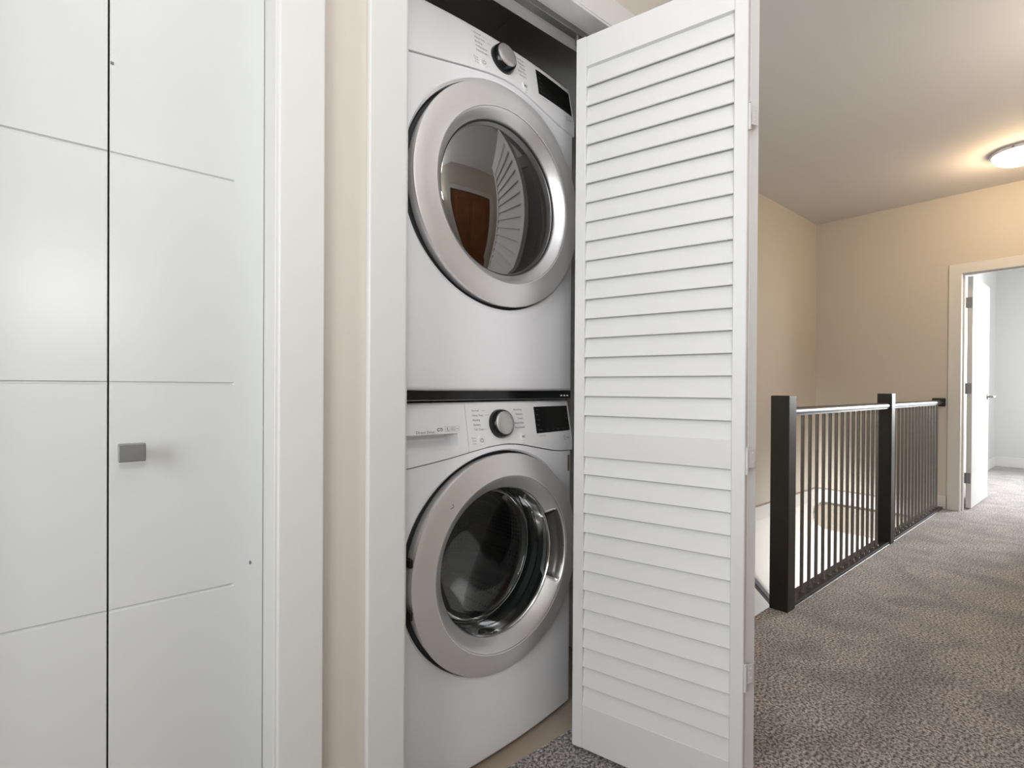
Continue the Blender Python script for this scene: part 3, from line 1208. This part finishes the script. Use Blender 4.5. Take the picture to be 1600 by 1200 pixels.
    kn = obj('control_knob', bm, blackg, cp, 40)
    bm = bmesh.new()
    lathe(bm, [(0.0, 0.0262), (0.02, 0.0258), (0.0285, 0.0245), (0.0312, 0.0225), (0.0318, 0.0195)], (0, 0, 0), 48)
    bmesh.ops.transform(bm, matrix=rotm, verts=bm.verts[:])
    obj('knob_cap', bm, MATS['satin_silver_cap'], cp, 40)
    # round push buttons
    def button(uu, zz, rad):
        m_ = panel_mtx(uu, zz, 0.0) @ Matrix.Rotation(R(-90), 4, 'X')
        bm = bmesh.new()
        lathe(bm, [(0.0, 0.0015), (rad * .8, 0.0024), (rad * .93, 0.002), (rad, 0.0004), (rad * 1.06, 0.0002), (rad * 1.1, -0.001)], (0, 0, 0), 28)
        bmesh.ops.transform(bm, matrix=m_, verts=bm.verts[:])
        return obj('push_button', bm, plast, cp)
    zb_ = 0.8625
    button(-0.0695, zb_, 0.0125)
    button(0.0815, zb_ + .001, 0.0115)
    # ---- printing
    items = []
    pm = panel_mtx(-0.0695, zb_, 0.0032)
    items.append((stroke(arc(0, 0, 0.0048, 125, 415, 16), 0.0011), pm))
    items.append((stroke([(0, 0.001), (0, 0.0062)], 0.0011), pm))
    pm = panel_mtx(0.0815, zb_ + .001, 0.0030)
    tri = bpy.data.meshes.new('q')
    tri.from_pydata([(-0.004, -0.004, 0), (0.001, 0, 0), (-0.004, 0.004, 0)], [], [(0, 1, 2)])
    items.append((tri, pm))
    items.append((quad(0.0018, -0.004, 0.0028, 0.004), pm))
    items.append((quad(0.0040, -0.004, 0.0050, 0.004), pm))
    flat(merged(items), 'button_symbols', darkink, cp)
    if wash:
        left = ['Normal', 'Heavy Duty', 'Bedding', 'Sanitary', 'Tub Clean']
        right = ['Perm.Press', 'Delicates', 'Towels', 'Speed Wash', 'Downloaded']
    else:
        left = ['Normal', 'Heavy Duty', 'Bedding', 'Antibacterial', 'Steam Fresh']
        right = ['Perm.Press', 'Delicates', 'Towels', 'Speed Dry', 'Time Dry']
    items = []
    for i, s in enumerate(left):
        zz = zk + 0.037 - i * 0.0122
        items.append((text_mesh(s, 0.0074, 'LEFT'), panel_mtx(-0.0915 + i * 0.0004, zz, 0.0006)))
        l0 = -0.066 if i in (0, 4) else -0.056
        if i in (0, 1, 4):
            items.append((quad(0, -0.00025, 0.014, 0.00025), panel_mtx(l0 + .006, zz, 0.0006)))
    for i, s in enumerate(right):
        zz = zk + 0.036 - i * 0.0122
        items.append((text_mesh(s, 0.0074, 'RIGHT'), panel_mtx(0.089 + i * 0.001, zz, 0.0006)))
    for i, s in enumerate(('Power', 'Press', '3 sec')):
        items.append((text_mesh(s, 0.0055, 'RIGHT'), panel_mtx(-0.0865, zb_ + 0.007 - i * 0.007, 0.0006)))
    items.append((text_mesh('Start', 0.0045, 'CENTER'), panel_mtx(0.0815, zb_ - 0.0175, 0.0006)))
    items.append((text_mesh('Control Lock', 0.005, 'CENTER'), panel_mtx(0.166, 0.8605, 0.0006)))
    flat(merged(items), 'lettering', greyink, cp)
    # bracket logo and smart words right of the display
    items = []
    pm = panel_mtx(0.272, 0.8475, 0.0006)
    items.append((stroke([(0.006, 0.006), (0, 0.006), (0, -0.006), (0.006, -0.006)], 0.0012), pm))
    items.append((text_mesh('Smart', 0.008, 'LEFT'), panel_mtx(0.281, 0.8475, 0.0006)))
    flat(merged(items), 'lettering', greyink, cp)
    # ---- display: thin glossy slab that follows the fascia
    u0, u1, za, zb2 = 0.1405, 0.3065, 0.8685, 0.945
    bm = bmesh.new()
    rows = []
    for j, zz in enumerate((za, za, (za + zb2) / 2, zb2, zb2)):
        row = []
        for i in range(17):
            uu = u0 + (u1 - u0) * i / 16
            lift = -0.001 if j in (0, 4) else 0.0007
            p = panel_mtx(uu, zz, lift).translation
            row.append(bm.verts.new(p))
        rows.append(row)
    for A, Bq in zip(rows, rows[1:]):
        for i in range(16):
            bm.faces.new((A[i], A[i + 1], Bq[i + 1], Bq[i]))
    obj('display', bm, blackg, cp, 30)
    items = []
    for i, s in enumerate(('Wash', 'Spin', 'Temp.', 'Soil', 'Options')):
        items.append((text_mesh(s, 0.0062, 'LEFT'), panel_mtx(0.1465 + .0003 * i, 0.9365 - i * 0.0147, 0.0016)))
    for i in range(4):
        items.append((text_mesh('Extra', 0.0048, 'LEFT'), panel_mtx(0.186 + i * 0.026, 0.8765, 0.0016)))
    for i, s in enumerate(('Steam', 'Delay', 'Turbo')):
        items.append((text_mesh(s, 0.0048, 'RIGHT'), panel_mtx(0.299, 0.9365 - i * 0.0147, 0.0016)))
    flat(merged(items), 'display_print', dimink, cp)
    if wash:
        # drawer print above the pocket
        items = [(text_mesh('Direct Drive', 0.0098, 'LEFT'), panel_mtx(-0.2565, 0.8905, 0.0006))]
        flat(merged(items), 'lettering', greyink, dr)
        items = []
        pm = panel_mtx(-0.191, 0.8955, 0.0006) @ Matrix.Scale(0.62, 4)
        items.append((stroke(arc(-0.0065, 0.0, 0.0048, 60, 330), 0.0026), pm))
        items.append((stroke([(-0.0045, 0.0048), (0.004, 0.0050), (0.0115, 0.0048)], 0.0022), pm))
        items.append((stroke(arc(0.0065, -0.0006, 0.0044, -200, 100), 0.0022), pm))
        flat(merged(items), 'logo_mark', darkink, dr)
        items = []
        for k, uu in enumerate((-0.170, -0.1545, -0.1405)):
            pm = panel_mtx(uu, 0.8965, 0.0006)
            w_ = 0.0056
            items.append((stroke([(-w_, -0.0062), (w_, -0.0062), (w_, 0.0062), (-w_, 0.0062), (-w_, -0.0062)], 0.0005), pm))
            if k == 0:
                items.append((text_mesh('S', 0.009, 'CENTER', True), pm))
                items.append((quad(0.001, -0.005, 0.0045, -0.004), pm))
            elif k == 1:
                items.append((stroke([(-0.0035, -0.003), (-0.0035, 0.002), (0.0, 0.0045), (0.0035, 0.002), (0.0035, -0.003), (-0.0035, -0.003)], 0.0007), pm))
                items.append((quad(-0.0008, -0.001, 0.0008, 0.001), pm))
            else:
                items.append((quad(-0.004, -0.0004, 0.004, 0.0004), pm))
        flat(merged(items), 'icon_boxes', greyink, dr)
        # sticker at the upper right of the front panel
        bm = bmesh.new()
        rows = []
        for zz in (0.742, 0.792):
            row = []
            for uu in (0.2955, 0.298, 0.301, 0.3035):
                row.append((uu, zz))
            rows.append(row)
        for (uu0, uu1) in ((0.2945, 0.3035),):
            vs = [bm.verts.new((a_, -(vbody(a_) + 0.0006), b_)) for a_, b_ in ((uu0, 0.742), (uu1, 0.742), (uu1, 0.792), (uu0, 0.792))]
            bm.faces.new(vs)
            vs2 = [bm.verts.new((v_.co.x, v_.co.y + 0.0008, v_.co.z)) for v_ in vs]
            for i in range(4):
                bm.faces.new((vs[i], vs[(i + 1) % 4], vs2[(i + 1) % 4], vs2[i]))
        obj('sticker', bm, brass, root, 0)
    else:
        # stacking bracket at the underside: black channel with a thin grey lip
        bm = bmesh.new()
        box(bm, (-HWD + 0.004, 0.040, -0.0150), (HWD - 0.006, 0.60, zbot + 0.001), 0.001)
        br = obj('stacking_bracket', bm, blackg, root)
        bm = bmesh.new()
        box(bm, (-HWD + 0.004, 0.030, -0.0135), (HWD - 0.012, 0.042, -0.0115), 0.0006)
        obj('bracket_lip', bm, nickel, br)
        bm = bmesh.new()
        for uu in (0.262, 0.276, 0.29):
            box(bm, (uu, 0.036, -0.006), (uu + 0.005, 0.042, -0.0015), 0.0008)
        obj('bracket_clip', bm, trimw, br)
    return root


mat('satin_silver_cap', (0.62, 0.60, 0.58), 0.42, 0.7, noise=(300, 0.03))
make_machine('washer', 0.0)
make_machine('dryer', 0.981)

# ------------------------------------------------------------------ railing
rail = empty('stair_railing', (2.453, 0.989, 0), label='espresso wooden railing with thin round balusters beside the stair opening', cat='railing')


def newel(x, z1, rz=0.0):
    bm = bmesh.new()
    box(bm, (-0.0405, -0.0405, -0.20 if False else 0.0), (0.0405, 0.0405, z1), 0.003, 2)
    return obj('newel_post', bm, espresso, rail, loc=(x - 2.453, 0, 0), rotz=rz)


newel(2.4565, 0.972)
newel(4.052, 0.977)


def handrail(x0, x1):
    bm = bmesh.new()
    pts = [(-0.026, 0.879), (-0.026, 0.889), (-0.031, 0.891), (-0.032, 0.903), (-0.027, 0.912), (-0.012, 0.9165), (0.012, 0.9165),
           (0.027, 0.912), (0.032, 0.903), (0.031, 0.891), (0.026, 0.889), (0.026, 0.879)]
    extrude_poly(bm, pts, 'x', x0 - 2.453, x1 - 2.453)
    return obj('handrail', bm, espresso, rail, 50)


handrail(2.497, 4.0115)
handrail(4.0925, XF - 0.012)


def shoe(x0, x1):
    bm = bmesh.new()
    box(bm, (x0 - 2.453, -0.034, 0.0), (x1 - 2.453, 0.040, 0.018), 0.003, 2)
    return obj('base_rail', bm, espresso, rail)


shoe(2.497, 4.0115)
shoe(4.0925, XF - 0.0145)
bm = bmesh.new()
box(bm, (2.497 - 2.453, -0.0365, 0.0), (XF - 0.0145 - 2.453, -0.0335, 0.0035), 0.0004)
obj('edge_strip', bm, nickel, rail)
bx = [2.572, 2.66, 2.753, 2.848, 2.933, 3.027, 3.117, 3.205, 3.294, 3.384, 3.472, 3.563, 3.65, 3.748]
bx2 = [4.062, 4.121, 4.188, 4.266, 4.35, 4.428, 4.503, 4.586, 4.67, 4.752, 4.836, 4.923, 5.007, 5.099, 5.193]
bm = bmesh.new()
zcyl(bm, 0, 0, 0.017, 0.880, 0.0082, 12)
zcyl(bm, 0, 0, 0.018, 0.024, 0.0115, 12, 0.0105)
bme = fin(bm, 'baluster', 30)
bme.materials.append(balm)
k1 = (0.989 / 0.95)
first = bx[0] * k1
allb = [first + i * (3.955 - first) / 14 * 1.0 for i in range(14)] + [4.155 + i * 0.0965 for i in range(15)]
for x in allb:
    o = bpy.data.objects.new('baluster', bme)
    COL.objects.link(o)
    o.parent = rail
    o.location = (x - 2.453, 0.0, 0)
bm = bmesh.new()
box(bm, (XF - 0.014 - 2.453, -0.045, 0.865), (XF - 2.453, 0.045, 0.935), 0.006, 2)
obj('wall_rosette', bm, espresso, rail)

# sloped wall handrail going down with the stairs
wr = empty('stair_handrail', (2.6, 1.88, 0.0), label='dark sloping handrail fixed to the cream stairwell wall', cat='handrail')
P0, P1 = Vector((2.5, 0, 0.735)), Vector((5.45, 0, -1.566))
bm = bmesh.new()
off = Vector((2.6, 1.88, 0))
dx, dz_ = P1.x - P0.x, P1.z - P0.z
sl = dz_ / dx
Ln = math.hypot(dx, dz_)
mt = Matrix.Translation((P0.x - 2.6, 0, P0.z)) @ Matrix.Rotation(-math.atan2(dz_, dx), 4, 'Y')
box(bm, (0, -0.022, -0.022), (Ln, 0.022, 0.022), 0.007, 2, mt)
obj('grip', bm, espresso, wr)
for k in range(3):
    t = 0.05 + 0.40 * k
    px, pz = P0.x - 2.6 + dx * t, P0.z + dz_ * t
    bm = bmesh.new()
    tube(bm, [(px, 0, pz - 0.018), (px, 0.01, pz - 0.05), (px, 0.035, pz - 0.06), (px, 0.062, pz - 0.06)], 0.006, 8)
    obj('bracket', bm, nickel, wr)

# staircase: each step its own part
st = empty('staircase', (VX0, 1.05, 0), label='carpeted steps going down behind the railing', cat='stairs')
for k in range(14):
    bm = bmesh.new()
    z1 = -0.19 * (k + 1)
    x0 = 0.245 * k
    box(bm, (x0, 0, z1 - 0.20), (x0 + 0.27, SY - 1.05 - 0.002, z1), 0.012, 2)
    obj('step', bm, carpet, st)
# white wall string following the stairs
bm = bmesh.new()
q0, q1 = (VX0, -0.05), (VX0 + 0.245 * 14, -0.05 - 0.19 * 14)
extrude_poly(bm, [(q0[0] - VX0, q0[1] + .12), (q1[0] - VX0, q1[1] + .12), (q1[0] - VX0, q1[1] - .2), (q0[0] - VX0, q0[1] - .2)], 'y', SY - 1.05 - 0.016, SY - 1.05 - .0005)
obj('stringer', bm, trimw, st)

# ------------------------------------------------------------------ ceiling lamp
lamp = empty('ceiling_light', (4.86, 0.445, CZ), label='lit frosted dome light on the ceiling near the far wall', cat='ceiling light')
def zl(prof, n=48):
    bm = bmesh.new()
    lathe(bm, prof, (0, 0, 0), n)
    bmesh.ops.transform(bm, matrix=Matrix.Rotation(R(90), 4, 'X'), verts=bm.verts[:])
    return bm
# after rotation lathe "v" points to +Z... flip so that the dome hangs down
def hang(prof, n=48):
    bm = bmesh.new()
    lathe(bm, prof, (0, 0, 0), n)
    bmesh.ops.transform(bm, matrix=Matrix.Rotation(R(90), 4, 'X'), verts=bm.verts[:])
    zmx = sum(v.co.z for v in bm.verts) / len(bm.verts)
    if zmx > 0:
        bmesh.ops.scale(bm, vec=(1, 1, -1), verts=bm.verts[:])
    return bm


obj('lamp_base', hang([(0.0, 0.001), (0.150, 0.001), (0.156, 0.010), (0.152, 0.022), (0.146, 0.024)]), trimw, lamp)
obj('lamp_shade', hang([(0.146, 0.020), (0.143, 0.040), (0.128, 0.062), (0.098, 0.080), (0.055, 0.091), (0.0, 0.094)]), lampg, lamp, 60)
for a in (60, 180, 300):
    bm = bmesh.new()
    zcyl(bm, 0.157 * math.cos(R(a - 8)), 0.157 * math.sin(R(a - 8)), -0.024, -0.012, 0.005, 10)
    obj('retaining_screw', bm, nickel, lamp)
